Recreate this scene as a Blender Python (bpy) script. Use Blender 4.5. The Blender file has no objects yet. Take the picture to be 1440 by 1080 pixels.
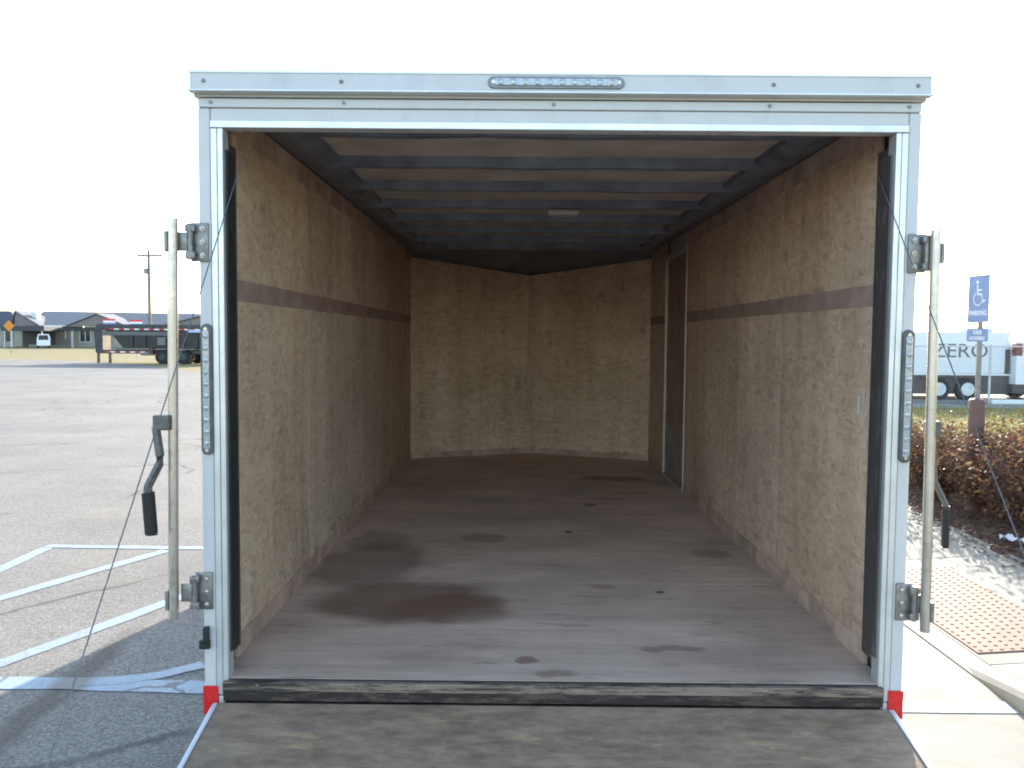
import bpy, bmesh, math, random
from mathutils import Vector, Matrix

S = bpy.context.scene
C = S.collection
rad = math.radians
random.seed(7)

# ---------------------------------------------------------------- camera
cam_d = bpy.data.cameras.new('camera')
cam = bpy.data.objects.new('camera', cam_d); C.objects.link(cam)
YAW, PITCH, ROLL = -0.0045, 0.0568, 0.0085
fwd = Vector((math.sin(YAW)*math.cos(PITCH), math.cos(YAW)*math.cos(PITCH), -math.sin(PITCH)))
rgt = Vector((math.cos(YAW), -math.sin(YAW), 0)); upv = rgt.cross(fwd)
r2 = math.cos(ROLL)*rgt + math.sin(ROLL)*upv
u2 = -math.sin(ROLL)*rgt + math.cos(ROLL)*upv
M = Matrix((r2, u2, -fwd)).transposed().to_4x4()
M.translation = Vector((-0.1449, -2.975, 1.80))
cam.matrix_world = M
cam_d.sensor_width = 36.0
cam_d.lens = 36.0*1165/1440
cam_d.clip_start = 0.05
cam_d.clip_end = 3000
S.camera = cam

# ---------------------------------------------------------------- light
SUN_AZ, SUN_EL = rad(17.5), rad(18.0)          # azimuth from +Y towards +X
W = bpy.data.worlds.new('World'); S.world = W; W.use_nodes = True
nt = W.node_tree
sky = nt.nodes.new('ShaderNodeTexSky'); sky.sky_type = 'NISHITA'; sky.sun_disc = False
sky.sun_elevation = SUN_EL; sky.sun_rotation = SUN_AZ
sky.air_density = 1.0; sky.dust_density = 1.0; sky.ozone_density = 1.0
bg = nt.nodes['Background']; bg.inputs[1].default_value = 0.15
nt.links.new(sky.outputs[0], bg.inputs[0])
sun_d = bpy.data.lights.new('sun', 'SUN'); sun_d.energy = 3.3; sun_d.angle = rad(0.53); sun_d.color = (1.0, 0.93, 0.82)
sun = bpy.data.objects.new('sun', sun_d); C.objects.link(sun)
to_sun = Vector((math.sin(SUN_AZ)*math.cos(SUN_EL), math.cos(SUN_AZ)*math.cos(SUN_EL), math.sin(SUN_EL)))
sun.rotation_euler = to_sun.to_track_quat('Z', 'Y').to_euler()
S.view_settings.view_transform = 'Standard'; S.view_settings.look = 'None'
S.view_settings.exposure = 2.12; S.view_settings.gamma = 1.0
S.view_settings.use_curve_mapping = False
S.cycles.max_bounces = 16; S.cycles.diffuse_bounces = 14
S.cycles.use_denoising = True
S.cycles.filter_width = 1.9

# ---------------------------------------------------------------- helpers
class MB:
    def __init__(s): s.bm = bmesh.new()
    def _add(s, b):
        me = bpy.data.meshes.new('tmp'); b.to_mesh(me); b.free()
        s.bm.from_mesh(me); bpy.data.meshes.remove(me)
    def box(s, lo, hi, bev=0.0, mat=None, seg=2):
        b = bmesh.new(); bmesh.ops.create_cube(b, size=1)
        for v in b.verts:
            v.co = Vector([lo[i]+(v.co[i]+.5)*(hi[i]-lo[i]) for i in range(3)])
        if bev > 0: bmesh.ops.bevel(b, geom=b.edges[:], offset=bev, segments=seg, affect='EDGES', profile=.5)
        if mat is not None: b.transform(mat)
        s._add(b); return s
    def cyl(s, a, b_, r, n=12, r2=None):
        a = Vector(a); b_ = Vector(b_); d = b_-a
        b = bmesh.new()
        bmesh.ops.create_cone(b, cap_ends=True, segments=n, radius1=r, radius2=r if r2 is None else r2, depth=d.length)
        b.transform(Matrix.Translation((a+b_)/2) @ d.to_track_quat('Z', 'Y').to_matrix().to_4x4())
        s._add(b); return s
    def tube(s, pts, r, n=8, r_end=None):
        pts = [Vector(p) for p in pts]; rings = []; bm = s.bm
        for i, p in enumerate(pts):
            t = (pts[min(i+1, len(pts)-1)]-pts[max(i-1, 0)]).normalized()
            q = t.to_track_quat('Z', 'Y')
            rr = r if r_end is None else r+(r_end-r)*i/(len(pts)-1)
            rings.append([bm.verts.new(p+q @ Vector((rr*math.cos(2*math.pi*k/n), rr*math.sin(2*math.pi*k/n), 0))) for k in range(n)])
        for a, b in zip(rings, rings[1:]):
            for k in range(n): bm.faces.new((a[k], a[(k+1) % n], b[(k+1) % n], b[k]))
        bm.faces.new(rings[0][::-1]); bm.faces.new(rings[-1]); return s
    def sphere(s, c, r, sc=(1, 1, 1), u=12, v=8):
        b = bmesh.new(); bmesh.ops.create_uvsphere(b, u_segments=u, v_segments=v, radius=r)
        b.transform(Matrix.Translation(c) @ Matrix.Diagonal((*sc, 1))); s._add(b); return s
    def prism(s, poly, f0, f1):
        """poly: 2-D points; f0/f1 map a 2-D point to the two end faces."""
        bm = s.bm
        a = [bm.verts.new(f0(*p)) for p in poly]; b = [bm.verts.new(f1(*p)) for p in poly]
        n = len(poly)
        bm.faces.new(a[::-1]); bm.faces.new(b)
        for k in range(n): bm.faces.new((a[k], a[(k+1) % n], b[(k+1) % n], b[k]))
        return s
    def face(s, pts):
        s.bm.faces.new([s.bm.verts.new(p) for p in pts]); return s
    def build(s, name, mat, parent=None, smooth=False, recalc=True):
        if recalc: bmesh.ops.recalc_face_normals(s.bm, faces=s.bm.faces[:])
        me = bpy.data.meshes.new(name); s.bm.to_mesh(me); s.bm.free()
        if smooth:
            for p in me.polygons: p.use_smooth = True
            me.set_sharp_from_angle(angle=rad(40))
        me.materials.append(mat)
        o = bpy.data.objects.new(name, me); C.objects.link(o)
        if parent is not None: o.parent = parent
        return o

def build_each(mb, name, mat, parent=None, smooth=False):
    """every loose piece becomes an object of its own"""
    bm = mb.bm; bm.verts.index_update(); seen = set(); out = []
    for v0 in bm.verts:
        if v0 in seen: continue
        st = [v0]; isl = set([v0])
        while st:
            v = st.pop()
            for e in v.link_edges:
                w = e.other_vert(v)
                if w not in isl: isl.add(w); st.append(w)
        seen |= isl
        one = MB(); mp = {}
        fs = set(f for v in isl for f in v.link_faces)
        for v in isl: mp[v] = one.bm.verts.new(v.co)
        for f in fs: one.bm.faces.new([mp[v] for v in f.verts])
        out.append(one.build(name, mat, parent, smooth))
    bm.free(); return out

def empty(name, label, cat, loc=(0, 0, 0), rz=0, group=None):
    o = bpy.data.objects.new(name, None); C.objects.link(o); o.location = loc; o.rotation_euler.z = rz
    o.empty_display_size = .2
    return tag(o, label, cat, group)
def tag(o, label, cat, group=None):
    o['label'] = label; o['category'] = cat
    if group: o['group'] = group
    return o
def struct(o): o['kind'] = 'structure'; return o
def inner(o, parent, label=None):
    if label: o['label'] = label
    return o
def text_into(mb, body, size, frame, depth=.002, align='CENTER', sx=1.0, weight=0.0):
    cu = bpy.data.curves.new('t', 'FONT'); cu.body = body; cu.size = size; cu.align_x = align; cu.align_y = 'CENTER'
    cu.extrude = depth; cu.offset = weight
    o = bpy.data.objects.new('t', cu); C.objects.link(o)
    bpy.context.view_layer.update()
    me = bpy.data.meshes.new_from_object(o.evaluated_get(bpy.context.evaluated_depsgraph_get()))
    me.transform(frame @ Matrix.Diagonal((sx, 1, 1, 1)))
    mb.bm.from_mesh(me); bpy.data.meshes.remove(me); bpy.data.objects.remove(o); bpy.data.curves.remove(cu)

# ---------------------------------------------------------------- materials
class N:
    """small node-graph builder"""
    def __init__(s, name, rough=.6, metal=0.0, spec=.4):
        s.m = bpy.data.materials.new(name); s.m.use_nodes = True
        s.t = s.m.node_tree; s.p = s.t.nodes['Principled BSDF']
        s.p.inputs['Roughness'].default_value = rough; s.p.inputs['Metallic'].default_value = metal
        s.p.inputs['Specular IOR Level'].default_value = spec
        s._c = None
    def n(s, ty, **kw):
        k = s.t.nodes.new(ty)
        for a, b in kw.items(): setattr(k, a, b)
        return k
    def l(s, a, b): s.t.links.new(a, b)
    def val(s, i, v):
        if hasattr(v, 'is_linked') or hasattr(v, 'links'): s.l(v, i)
        else: i.default_value = v
    @property
    def co(s):
        if s._c is None: s._c = s.n('ShaderNodeTexCoord').outputs['Object']
        return s._c
    def swz(s, order):
        a = s.n('ShaderNodeSeparateXYZ'); s.l(s.co, a.inputs[0])
        b = s.n('ShaderNodeCombineXYZ')
        for i, ch in enumerate(order):
            if ch in 'XYZ': s.l(a.outputs['XYZ'.index(ch)], b.inputs[i])
        return b.outputs[0]
    def mapn(s, v, sc=(1, 1, 1), rot=(0, 0, 0), loc=(0, 0, 0)):
        k = s.n('ShaderNodeMapping'); s.l(v, k.inputs[0])
        k.inputs[1].default_value = loc; k.inputs[2].default_value = rot; k.inputs[3].default_value = sc
        return k.outputs[0]
    def noise(s, v, scale, detail=4, rough=.55, dist=0):
        k = s.n('ShaderNodeTexNoise'); s.l(v, k.inputs['Vector']); k.inputs['Scale'].default_value = scale
        k.inputs['Detail'].default_value = detail; k.inputs['Roughness'].default_value = rough; k.inputs['Distortion'].default_value = dist
        return k.outputs[0]
    def noisec(s, v, scale, detail=3):
        k = s.n('ShaderNodeTexNoise'); s.l(v, k.inputs['Vector']); k.inputs['Scale'].default_value = scale; k.inputs['Detail'].default_value = detail
        return k.outputs['Color']
    def vor(s, v, scale, feature='F1', out='Distance', rnd=1.0):
        k = s.n('ShaderNodeTexVoronoi', feature=feature); s.l(v, k.inputs['Vector']); k.inputs['Scale'].default_value = scale
        k.inputs['Randomness'].default_value = rnd
        return k.outputs[out]
    def ramp(s, f, stops):
        k = s.n('ShaderNodeValToRGB'); s.l(f, k.inputs[0]); e = k.color_ramp.elements
        while len(e) < len(stops): e.new(.5)
        for el, (p, c) in zip(e, stops):
            el.position = p; el.color = (c, c, c, 1) if isinstance(c, (int, float)) else (*c, 1)
        return k.outputs[0]
    def mix(s, f, a, b, mode='MIX'):
        k = s.n('ShaderNodeMix', data_type='RGBA', blend_type=mode)
        s.val(k.inputs[0], f)
        for i, v in ((6, a), (7, b)):
            if isinstance(v, tuple): k.inputs[i].default_value = (*v, 1)
            else: s.l(v, k.inputs[i])
        return k.outputs[2]
    def math(s, op, a, b=0.0, clamp=False):
        k = s.n('ShaderNodeMath', operation=op, use_clamp=clamp); s.val(k.inputs[0], a); s.val(k.inputs[1], b); return k.outputs[0]
    def sep(s, v, i):
        k = s.n('ShaderNodeSeparateXYZ'); s.l(v, k.inputs[0]); return k.outputs[i]
    def blob(s, v, c, r, rot=0.0, soft=.35, dist=.15, scale=6):
        """soft-edged, noise-warped ellipse in the first two coordinates -> mask 0..1"""
        w = s.mix(dist, v, s.noisec(v, scale), 'LINEAR_LIGHT')
        m = s.mapn(w, (1, 1, 0), (0, 0, 0), (-c[0], -c[1], 0))
        m = s.mapn(m, (1, 1, 1), (0, 0, -rot)); m = s.mapn(m, (1/r[0], 1/r[1], 0))
        k = s.n('ShaderNodeVectorMath', operation='LENGTH'); s.l(m, k.inputs[0])
        return s.ramp(k.outputs['Value'], [(max(0, 1-soft), 1.0), (min(1, 1.0), 0.0)])
    def bump(s, h, strength=.3, dist=.01):
        k = s.n('ShaderNodeBump'); s.l(h, k.inputs['Height']); k.inputs['Strength'].default_value = strength; k.inputs['Distance'].default_value = dist
        s.l(k.outputs[0], s.p.inputs['Normal'])
    def color(s, c):
        if isinstance(c, tuple): s.p.inputs['Base Color'].default_value = (*c, 1)
        else: s.l(c, s.p.inputs['Base Color'])
        return s
    def rough(s, v): s.val(s.p.inputs['Roughness'], v); return s

def simple(name, col, rough=.5, metal=0.0, var=.12, scale=8.0, bump=0.0, spec=.4):
    g = N(name, rough, metal, spec)
    f = g.noise(g.co, scale, 5)
    lo = tuple(c*(1-var) for c in col); hi = tuple(min(1, c*(1+var)) for c in col)
    g.color(g.ramp(f, [(.3, lo), (.7, hi)]))
    g.rough(g.ramp(g.noise(g.co, scale*2.3, 3), [(.3, max(.03, rough-.08)), (.7, min(1, rough+.08))]))
    if bump: g.bump(g.noise(g.co, scale*6, 4), bump, .004)
    return g.m

def osb(name, axes, tint=(1, 1, 1), seed=0.0):
    g = N(name, .72, 0, .25)
    v = g.mapn(g.swz(axes), (1, 1, 1), (0, 0, 0), (seed, seed*.7, 0))
    w = g.mix(.012, v, g.noisec(v, 9), 'LINEAR_LIGHT')
    a = g.sep(g.vor(g.mapn(w, (13, 40, 1), (0, 0, .55)), 1.0, out='Color'), 0)
    b = g.sep(g.vor(g.mapn(w, (13, 42, 1), (0, 0, -.5)), 1.0, out='Color'), 1)
    c = g.sep(g.vor(g.mapn(w, (38, 12, 1), (0, 0, .1)), 1.0, out='Color'), 2)
    pick = g.ramp(g.noise(v, 14, 2), [(.46, 0.0), (.54, 1.0)])
    pick2 = g.ramp(g.noise(g.mapn(v, loc=(7, 3, 0)), 11, 2), [(.55, 0.0), (.62, 1.0)])
    f = g.mix(pick, a, b); f = g.mix(pick2, f, c)
    grain = g.noise(g.mapn(w, (14, 120, 1), (0, 0, .3)), 1.0, 3)
    f = g.math('ADD', g.math('MULTIPLY', f, .55), g.math('MULTIPLY', grain, .45))
    T = lambda r, gg, bb: (r*tint[0], gg*tint[1], bb*tint[2])
    col = g.ramp(f, [(.10, T(.44, .32, .225)), (.36, T(.565, .435, .325)), (.62, T(.635, .50, .38)), (.90, T(.72, .58, .45))])
    big = g.mix(1.0, g.ramp(g.noise(v, 1.3, 5), [(.3, (.78, .76, .74)), (.7, (1.08, 1.07, 1.05))]), g.ramp(g.noise(g.mapn(v, (5.5, .35, 1)), 1.0, 4), [(.33, (.86, .81, .76)), (.66, (1.05, 1.05, 1.06))]), 'MULTIPLY')
    col = g.mix(1.0, col, big, 'MULTIPLY')
    # scuffs and dirt
    sc = g.ramp(g.noise(g.mapn(v, (3.0, 1.2, 1), (0, 0, .5)), 2.4, 6, .65), [(.59, 0.0), (.68, 1.0)])
    col = g.mix(g.math('MULTIPLY', sc, .42), col, (.15, .115, .09))
    sc2 = g.ramp(g.noise(g.mapn(v, (9, 22, 1), (0, 0, 1.1)), 1.0, 5, .7), [(.68, 0.0), (.72, 1.0)])
    col = g.mix(g.math('MULTIPLY', sc2, .6), col, (.11, .085, .075))
    z = g.sep(g.co, 2)
    low = g.math('MULTIPLY', g.ramp(z, [(.60, 1.0), (.86, 0.0)]), g.ramp(g.noise(g.mapn(v, (3.2, 9, 1)), 1.0, 7, .72), [(.54, 0.0), (.64, 1.0)]))
    col = g.mix(g.math('MULTIPLY', low, .55), col, (.10, .08, .07))
    g.color(col); g.bump(f, .25, .002)
    return g

def plywood(name, stains=(), base=(.63, .465, .36), flecks=False):
    g = N(name, .68, 0, .3)
    v = g.co
    gr = g.noise(g.mapn(v, (1.6, 42, 1)), 1.0, 5, .6, .4)
    fine = g.noise(g.mapn(v, (6, 190, 1)), 1.0, 3)
    f = g.math('ADD', g.math('MULTIPLY', gr, .65), g.math('MULTIPLY', fine, .35))
    b = base
    col = g.ramp(f, [(.28, tuple(c*.74 for c in b)), (.5, b), (.74, tuple(c*1.18 for c in b))])
    pat = g.ramp(g.noise(g.mapn(v, (.9, 1.6, 1)), 1.7, 6, .62), [(.32, (.72, .69, .67)), (.68, (1.12, 1.10, 1.07))])
    col = g.mix(1.0, col, pat, 'MULTIPLY')
    # scuff streaks and grime
    sk = g.ramp(g.noise(g.mapn(v, (2.2, 13, 1), (0, 0, .06)), 1.3, 7, .7), [(.57, 0.0), (.70, 1.0)])
    col = g.mix(g.math('MULTIPLY', sk, .5), col, (.085, .068, .058))
    sp = g.ramp(g.noise(v, 23, 4, .7), [(.66, 0.0), (.73, 1.0)])
    col = g.mix(g.math('MULTIPLY', sp, .5), col, (.10, .07, .055))
    for c, r, rot, k, tint in stains:
        m = g.blob(v, c, r, rot, .3, .10 if r[0] > .12 else .03, 5 if r[0] > .12 else 22)
        col = g.mix(g.math('MULTIPLY', m, k*.85), col, (tint[0]*1.7, tint[1]*1.35, tint[2]*1.15))
    if flecks:
        fl = g.sep(g.vor(g.mapn(v, (10, 44, 1), (0, 0, .35)), 1.0, out='Color'), 0)
        on = g.ramp(fl, [(.90, 0.0), (.92, 1.0)])
        on = g.math('MULTIPLY', on, g.ramp(g.noise(v, 5, 2), [(.5, 0.0), (.6, 1.0)]))
        col = g.mix(g.math('MULTIPLY', on, .6), col, (.50, .37, .16))
        col = g.mix(.5, col, g.ramp(g.noise(g.mapn(v, (5, 13, 1), (0, 0, .3)), 1.4, 8, .72), [(.38, (.13, .09, .062)), (.62, (.40, .29, .20))]))
    g.color(col)
    g.rough(g.ramp(f, [(.3, .55), (.7, .78)]))
    g.bump(f, .3, .003)
    return g.m

def painted_metal(name, col, rough=.32, dirt=.35):
    g = N(name, rough, 0, .5)
    d = g.ramp(g.noise(g.mapn(g.co, (3, 3, 1.2)), 2.2, 7, .65), [(.52, 0.0), (.75, 1.0)])
    c = g.mix(g.math('MULTIPLY', d, dirt), col, tuple(x*.62 for x in col))
    st = g.ramp(g.noise(g.mapn(g.co, (60, 60, 1.4)), 1.0, 3), [(.62, 0.0), (.75, 1.0)])
    c = g.mix(g.math('MULTIPLY', st, dirt*.5), c, (.42, .39, .35))
    g.color(c); g.rough(g.ramp(g.noise(g.co, 9, 4), [(.3, rough-.08), (.7, rough+.12)]))
    g.bump(g.noise(g.co, 6, 2), .06, .01)
    return g.m

def galv(name, col=(.46, .46, .44), rough=.38, metal=.75):
    g = N(name, rough, metal, .5)
    f = g.sep(g.vor(g.co, 55, out='Color'), 0)
    n_ = g.noise(g.co, 18, 5)
    k = g.math('ADD', g.math('MULTIPLY', f, .35), g.math('MULTIPLY', n_, .65))
    g.color(g.ramp(k, [(.25, tuple(c*.72 for c in col)), (.75, tuple(min(1, c*1.2) for c in col))]))
    g.rough(g.ramp(n_, [(.3, rough-.1), (.7, rough+.15)]))
    return g.m

m_white = painted_metal('white_painted_metal', (.54, .53, .52))
m_alu = simple('aluminium_trim', (.62, .62, .61), .36, .55, .10, 5)
g = N('galvanised_steel', .3, .8, .5)
f = g.noise(g.mapn(g.co, (30, 30, 3.5)), 1.0, 5, .6)
g.color(g.ramp(f, [(.3, (.46, .41, .355)), (.7, (.60, .545, .485))])); g.rough(g.ramp(g.noise(g.co, 40, 4), [(.3, .24), (.7, .42)])); m_steel = g.m
m_bracket = galv('bracket_steel', (.24, .23, .215), .42, .6)
m_black = simple('black_rubber', (.022, .021, .021), .6, 0, .3, 20, .1)
m_jamb = N('scuffed_black_jamb', .45, .2)
_d = m_jamb.ramp(m_jamb.noise(m_jamb.mapn(m_jamb.co, (8, 8, 3)), 3, 6, .7), [(.56, 0.0), (.66, 1.0)])
m_jamb.color(m_jamb.mix(m_jamb.math('MULTIPLY', _d, .6), (.085, .072, .070), (.24, .22, .21)))
m_jamb = m_jamb.m
m_bow = simple('dark_roof_bow', (.17, .185, .225), .5, .3, .3, 6)
m_roofin = simple('roof_lining', (.50, .43, .38), .75, 0, .25, 3)
m_kick = simple('brown_wood_trim', (.46, .32, .25), .7, 0, .3, 7, .1)
m_luan = simple('reddish_door_skin', (.30, .19, .155), .5, 0, .2, 4)
m_red = simple('red_reflective_tape', (.62, .022, .022), .28, 0, .12, 90)
m_lens = N('clear_light_lens', .22, .3)
m_lens.color(m_lens.ramp(m_lens.noise(m_lens.co, 130, 3), [(.3, (.30, .32, .33)), (.7, (.46, .48, .49))])); m_lens = m_lens.m
m_house = simple('light_housing', (.10, .10, .10), .4, 0, .3, 30)
m_cable = simple('steel_cable', (.16, .16, .16), .45, .6, .3, 60)
m_grip = simple('black_grip', (.012, .012, .012), .5, 0, .2, 30)
m_tyre = simple('tyre_rubber', (.018, .018, .018), .8, 0, .3, 20, .15)
m_rim = simple('wheel_rim', (.55, .55, .56), .35, .7, .1, 12)
m_sill = N('worn_black_sill', .7, 0, .2)
_d = m_sill.ramp(m_sill.noise(m_sill.mapn(m_sill.co, (2, 6, 10)), 3.2, 7, .7), [(.5, 0.0), (.6, 1.0)])
m_sill.color(m_sill.mix(m_sill.math('MULTIPLY', _d, .65), (.034, .026, .024), (.13, .09, .07))); m_sill = m_sill.m

m_thr = N('worn_threshold', .7, 0, .25)
_d = m_thr.ramp(m_thr.noise(m_thr.mapn(m_thr.co, (1.4, 6, 14)), 2.6, 8, .75), [(.44, 0.0), (.56, 1.0)])
_e = m_thr.ramp(m_thr.noise(m_thr.mapn(m_thr.co, (7, 6, 30)), 3.0, 4, .7), [(.66, 0.0), (.70, 1.0)])
m_thr.color(m_thr.mix(m_thr.math('MULTIPLY', _e, .8), m_thr.mix(_d, (.045, .036, .032), (.24, .175, .135)), (.42, .38, .35))); m_thr = m_thr.m
# ================================================================ SETTING
g = N('asphalt', .85, 0, .3)
v = g.co
agg = g.vor(v, 95, out='Color'); agg = g.sep(agg, 0)
col = g.ramp(agg, [(.05, (.132, .124, .113)), (.5, (.198, .187, .172)), (.95, (.265, .252, .234))])
fine = g.ramp(g.noise(v, 260, 3), [(.3, .72), (.7, 1.2)])
col = g.mix(1.0, col, fine, 'MULTIPLY')
blot = g.ramp(g.noise(v, .45, 7, .62), [(.3, (.80, .78, .75)), (.7, (1.16, 1.15, 1.14))])
col = g.mix(1.0, col, blot, 'MULTIPLY')
sand = g.ramp(g.noise(g.mapn(v, loc=(4, 9, 0)), 1.1, 6, .65), [(.53, 0.0), (.70, 1.0)])
col = g.mix(g.math('MULTIPLY', sand, .45), col, (.28, .24, .19))
wc = g.mix(.35, v, g.noisec(v, .9, 5), 'LINEAR_LIGHT')
ck = g.ramp(g.vor(wc, .33, 'DISTANCE_TO_EDGE'), [(.0035, 1.0), (.010, 0.0)])
ck = g.math('MULTIPLY', ck, g.ramp(g.noise(v, .8, 3), [(.44, 0.0), (.54, 1.0)]))
col = g.mix(g.math('MULTIPLY', ck, .75), col, (.06, .055, .05))
# long curving tyre marks out in the lot
for (cx, cy, R0) in ((-22, 12, 12.5), (-23.4, 13, 12.5), (-9, 30, 14)):
    d_ = g.n('ShaderNodeVectorMath', operation='LENGTH'); g.l(g.mapn(v, (1, 1, 0), (0, 0, 0), (-cx, -cy, 0)), d_.inputs[0])
    tm = g.ramp(g.math('ABSOLUTE', g.math('SUBTRACT', d_.outputs['Value'], R0)), [(.04, 1.0), (.14, 0.0)])
    tm = g.math('MULTIPLY', tm, g.ramp(g.noise(v, .35, 4), [(.45, 0.0), (.6, 1.0)]))
    col = g.mix(g.math('MULTIPLY', tm, .35), col, (.10, .09, .08))
# mud washed across the stall beside the trailer
mud = g.blob(v, (-2.42, 1.10), (.11, 1.25), .05, .55, .10, 2.2)
mud2 = g.blob(v, (-2.46, .15), (.26, .70), .0, .7, .12, 2.0)
mm = g.math('MAXIMUM', mud, mud2)
mm = g.math('MULTIPLY', mm, g.ramp(g.noise(v, 30, 4), [(.2, .6), (.6, 1.0)]))
col = g.mix(g.math('MULTIPLY', mm, .72), col, (.088, .070, .054))
g.color(col); g.bump(agg, .5, .006)
m_asph = g.m

def sheet(name, pts, z, mat, thick=None):
    mb = MB()
    mb.face([(x, y, z) for x, y in pts])
    return struct(mb.build(name, mat, recalc=False))

g = N('dry_grass', .9, 0, .1)
f = g.noise(g.co, 6, 8, .7); f2 = g.noise(g.co, .25, 5)
col = g.ramp(f, [(.3, (.15, .12, .06)), (.5, (.26, .215, .115)), (.72, (.36, .305, .18))])
col = g.mix(g.ramp(f2, [(.4, 0.0), (.6, .6)]), col, (.22, .20, .10))
g.color(col); g.bump(f, .8, .05); m_grass = g.m
sheet('grass_ground', [(-1500, -1500), (1500, -1500), (1500, 1500), (-1500, 1500)], 0.0, m_grass)
sheet('parking_lot', [(-90, -60), (2.33, -60), (2.33, 16), (6, 24), (2, 31), (-9, 30.5), (-15.3, 36.0), (-17.8, 39.5), (-20.9, 43.5), (-24, 47.2), (-27.9, 50.3), (-35, 53.1), (-60, 58), (-90, 60)], .004, m_asph)
g = N('far_pavement', .85); f = g.noise(g.co, 1.5, 7, .65)
g.color(g.ramp(f, [(.3, (.17, .165, .16)), (.7, (.27, .26, .25))])); m_road = g.m
sheet('side_road', [(7, 19.3), (70, 16.5), (70, 20.2), (7, 20.6)], .005, m_road)
sheet('neighbouring_lot', [(7, 21.1), (70, 20.7), (70, 60), (7, 60)], .005, m_road)

def concrete(name, base=(.25, .235, .195), seedloc=(0, 0, 0)):
    g = N(name, .8, 0, .25)
    v = g.mapn(g.co, loc=seedloc)
    f = g.noise(v, 2.2, 8, .62); fn = g.noise(v, 150, 3)
    k = g.math('ADD', g.math('MULTIPLY', f, .7), g.math('MULTIPLY', fn, .3))
    col = g.ramp(k, [(.3, tuple(c*.70 for c in base)), (.5, base), (.7, tuple(min(1, c*1.18) for c in base))])
    st = g.ramp(g.noise(g.mapn(v, loc=(3, 1, 0)), 1.1, 6, .7), [(.54, 0.0), (.68, 1.0)])
    col = g.mix(g.math('MULTIPLY', st, .35), col, tuple(c*.55 for c in base))
    g.color(col); g.bump(fn, .25, .003); return g.m
m_conc = concrete('sidewalk_concrete')
m_gut = concrete('gutter_concrete', (.245, .235, .205), (5, 2, 0))
sheet('concrete_apron', [(1.02, -40), (2.31, -40), (2.31, 16), (1.02, 16)], .009, m_gut)

# painted stall stripes on the lot
g = N('worn_paint', .6, 0, .35)
wear = g.ramp(g.noise(g.co, 42, 7, .75), [(.47, 0.0), (.60, 1.0)])
c_ = g.mix(g.math('MULTIPLY', wear, .7), (.30, .385, .45), (.22, .205, .19))
c_ = g.mix(g.math('MULTIPLY', g.ramp(g.noise(g.co, 3, 6, .7), [(.5, 0.0), (.66, 1.0)]), .45), c_, (.22, .20, .18))
mud = g.blob(g.co, (-2.42, 1.10), (.12, 1.3), .05, .5, .10, 2.2)
c_ = g.mix(g.math('MULTIPLY', mud, .55), c_, (.20, .165, .12))
g.color(c_); m_paint = g.m
g = N('blue_white_paint', .6, 0, .35)
wear = g.ramp(g.noise(g.co, 45, 6, .72), [(.50, 0.0), (.66, 1.0)])
c_ = g.mix(g.ramp(g.noise(g.co, 2.2, 4), [(.35, 0.0), (.65, 1.0)]), (.25, .34, .42), (.36, .41, .45))
c_ = g.mix(g.math('MULTIPLY', wear, .6), c_, (.19, .175, .16))
mud = g.blob(g.co, (-2.42, 1.10), (.13, 1.3), .05, .5, .10, 2.2)
c_ = g.mix(g.math('MULTIPLY', mud, .8), c_, (.15, .125, .095))
ck = g.ramp(g.vor(g.mix(.2, g.co, g.noisec(g.co, 2), 'LINEAR_LIGHT'), 1.1, 'DISTANCE_TO_EDGE'), [(.006, 1.0), (.018, 0.0)])
c_ = g.mix(g.math('MULTIPLY', ck, .7), c_, (.06, .055, .05))
g.color(c_); m_bpaint = g.m
def stripe(pts, w, mat=None, z=.0075):
    mb = MB(); pts = [Vector((x, y, 0)) for x, y in pts]
    L, R_ = [], []
    dense = []
    for a, b in zip(pts, pts[1:]):
        n_ = max(2, int((b-a).length/.12))
        dense += [a.lerp(b, i/n_) for i in range(n_)]
    dense.append(pts[-1])
    for i, p in enumerate(dense):
        t = (dense[min(i+1, len(dense)-1)]-dense[max(i-1, 0)]).normalized(); nrm = Vector((-t.y, t.x, 0))
        j1 = random.uniform(-.006, .006); j2 = random.uniform(-.006, .006)
        L.append(mb.bm.verts.new((*(p+nrm*(w/2+j1)).xy, z))); R_.append(mb.bm.verts.new((*(p-nrm*(w/2+j2)).xy, z)))
    for i in range(len(dense)-1): mb.bm.faces.new((R_[i], R_[i+1], L[i+1], L[i]))
    return struct(mb.build('painted_line', mat or m_paint))
stripe([(-4.09, 3.90), (-1.0, 3.86)], .10)
stripe([(-4.05, 3.84), (-4.02, -3)], .11)
stripe([(-3.96, 1.75), (-3.62, 2.51), (-3.35, 3.11), (-3.03, 3.80)], .11, z=.0078)
stripe([(-3.70, -.28), (-2.93, 1.41), (-1.88, 3.80)], .11, z=.0076)
stripe([(-3.97, 1.17), (-2.42, 1.17), (-1.95, 1.15), (-1.0, 1.10)], .145, m_bpaint)
stripe([(-2.36, 1.19), (-2.16, 1.22), (-2.0, 1.29), (-1.84, 1.42), (-1.2, 2.05)], .10, m_bpaint, .0085)
stripe([(1.02, .99), (2.30, .99)], .13, z=.0125)

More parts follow.
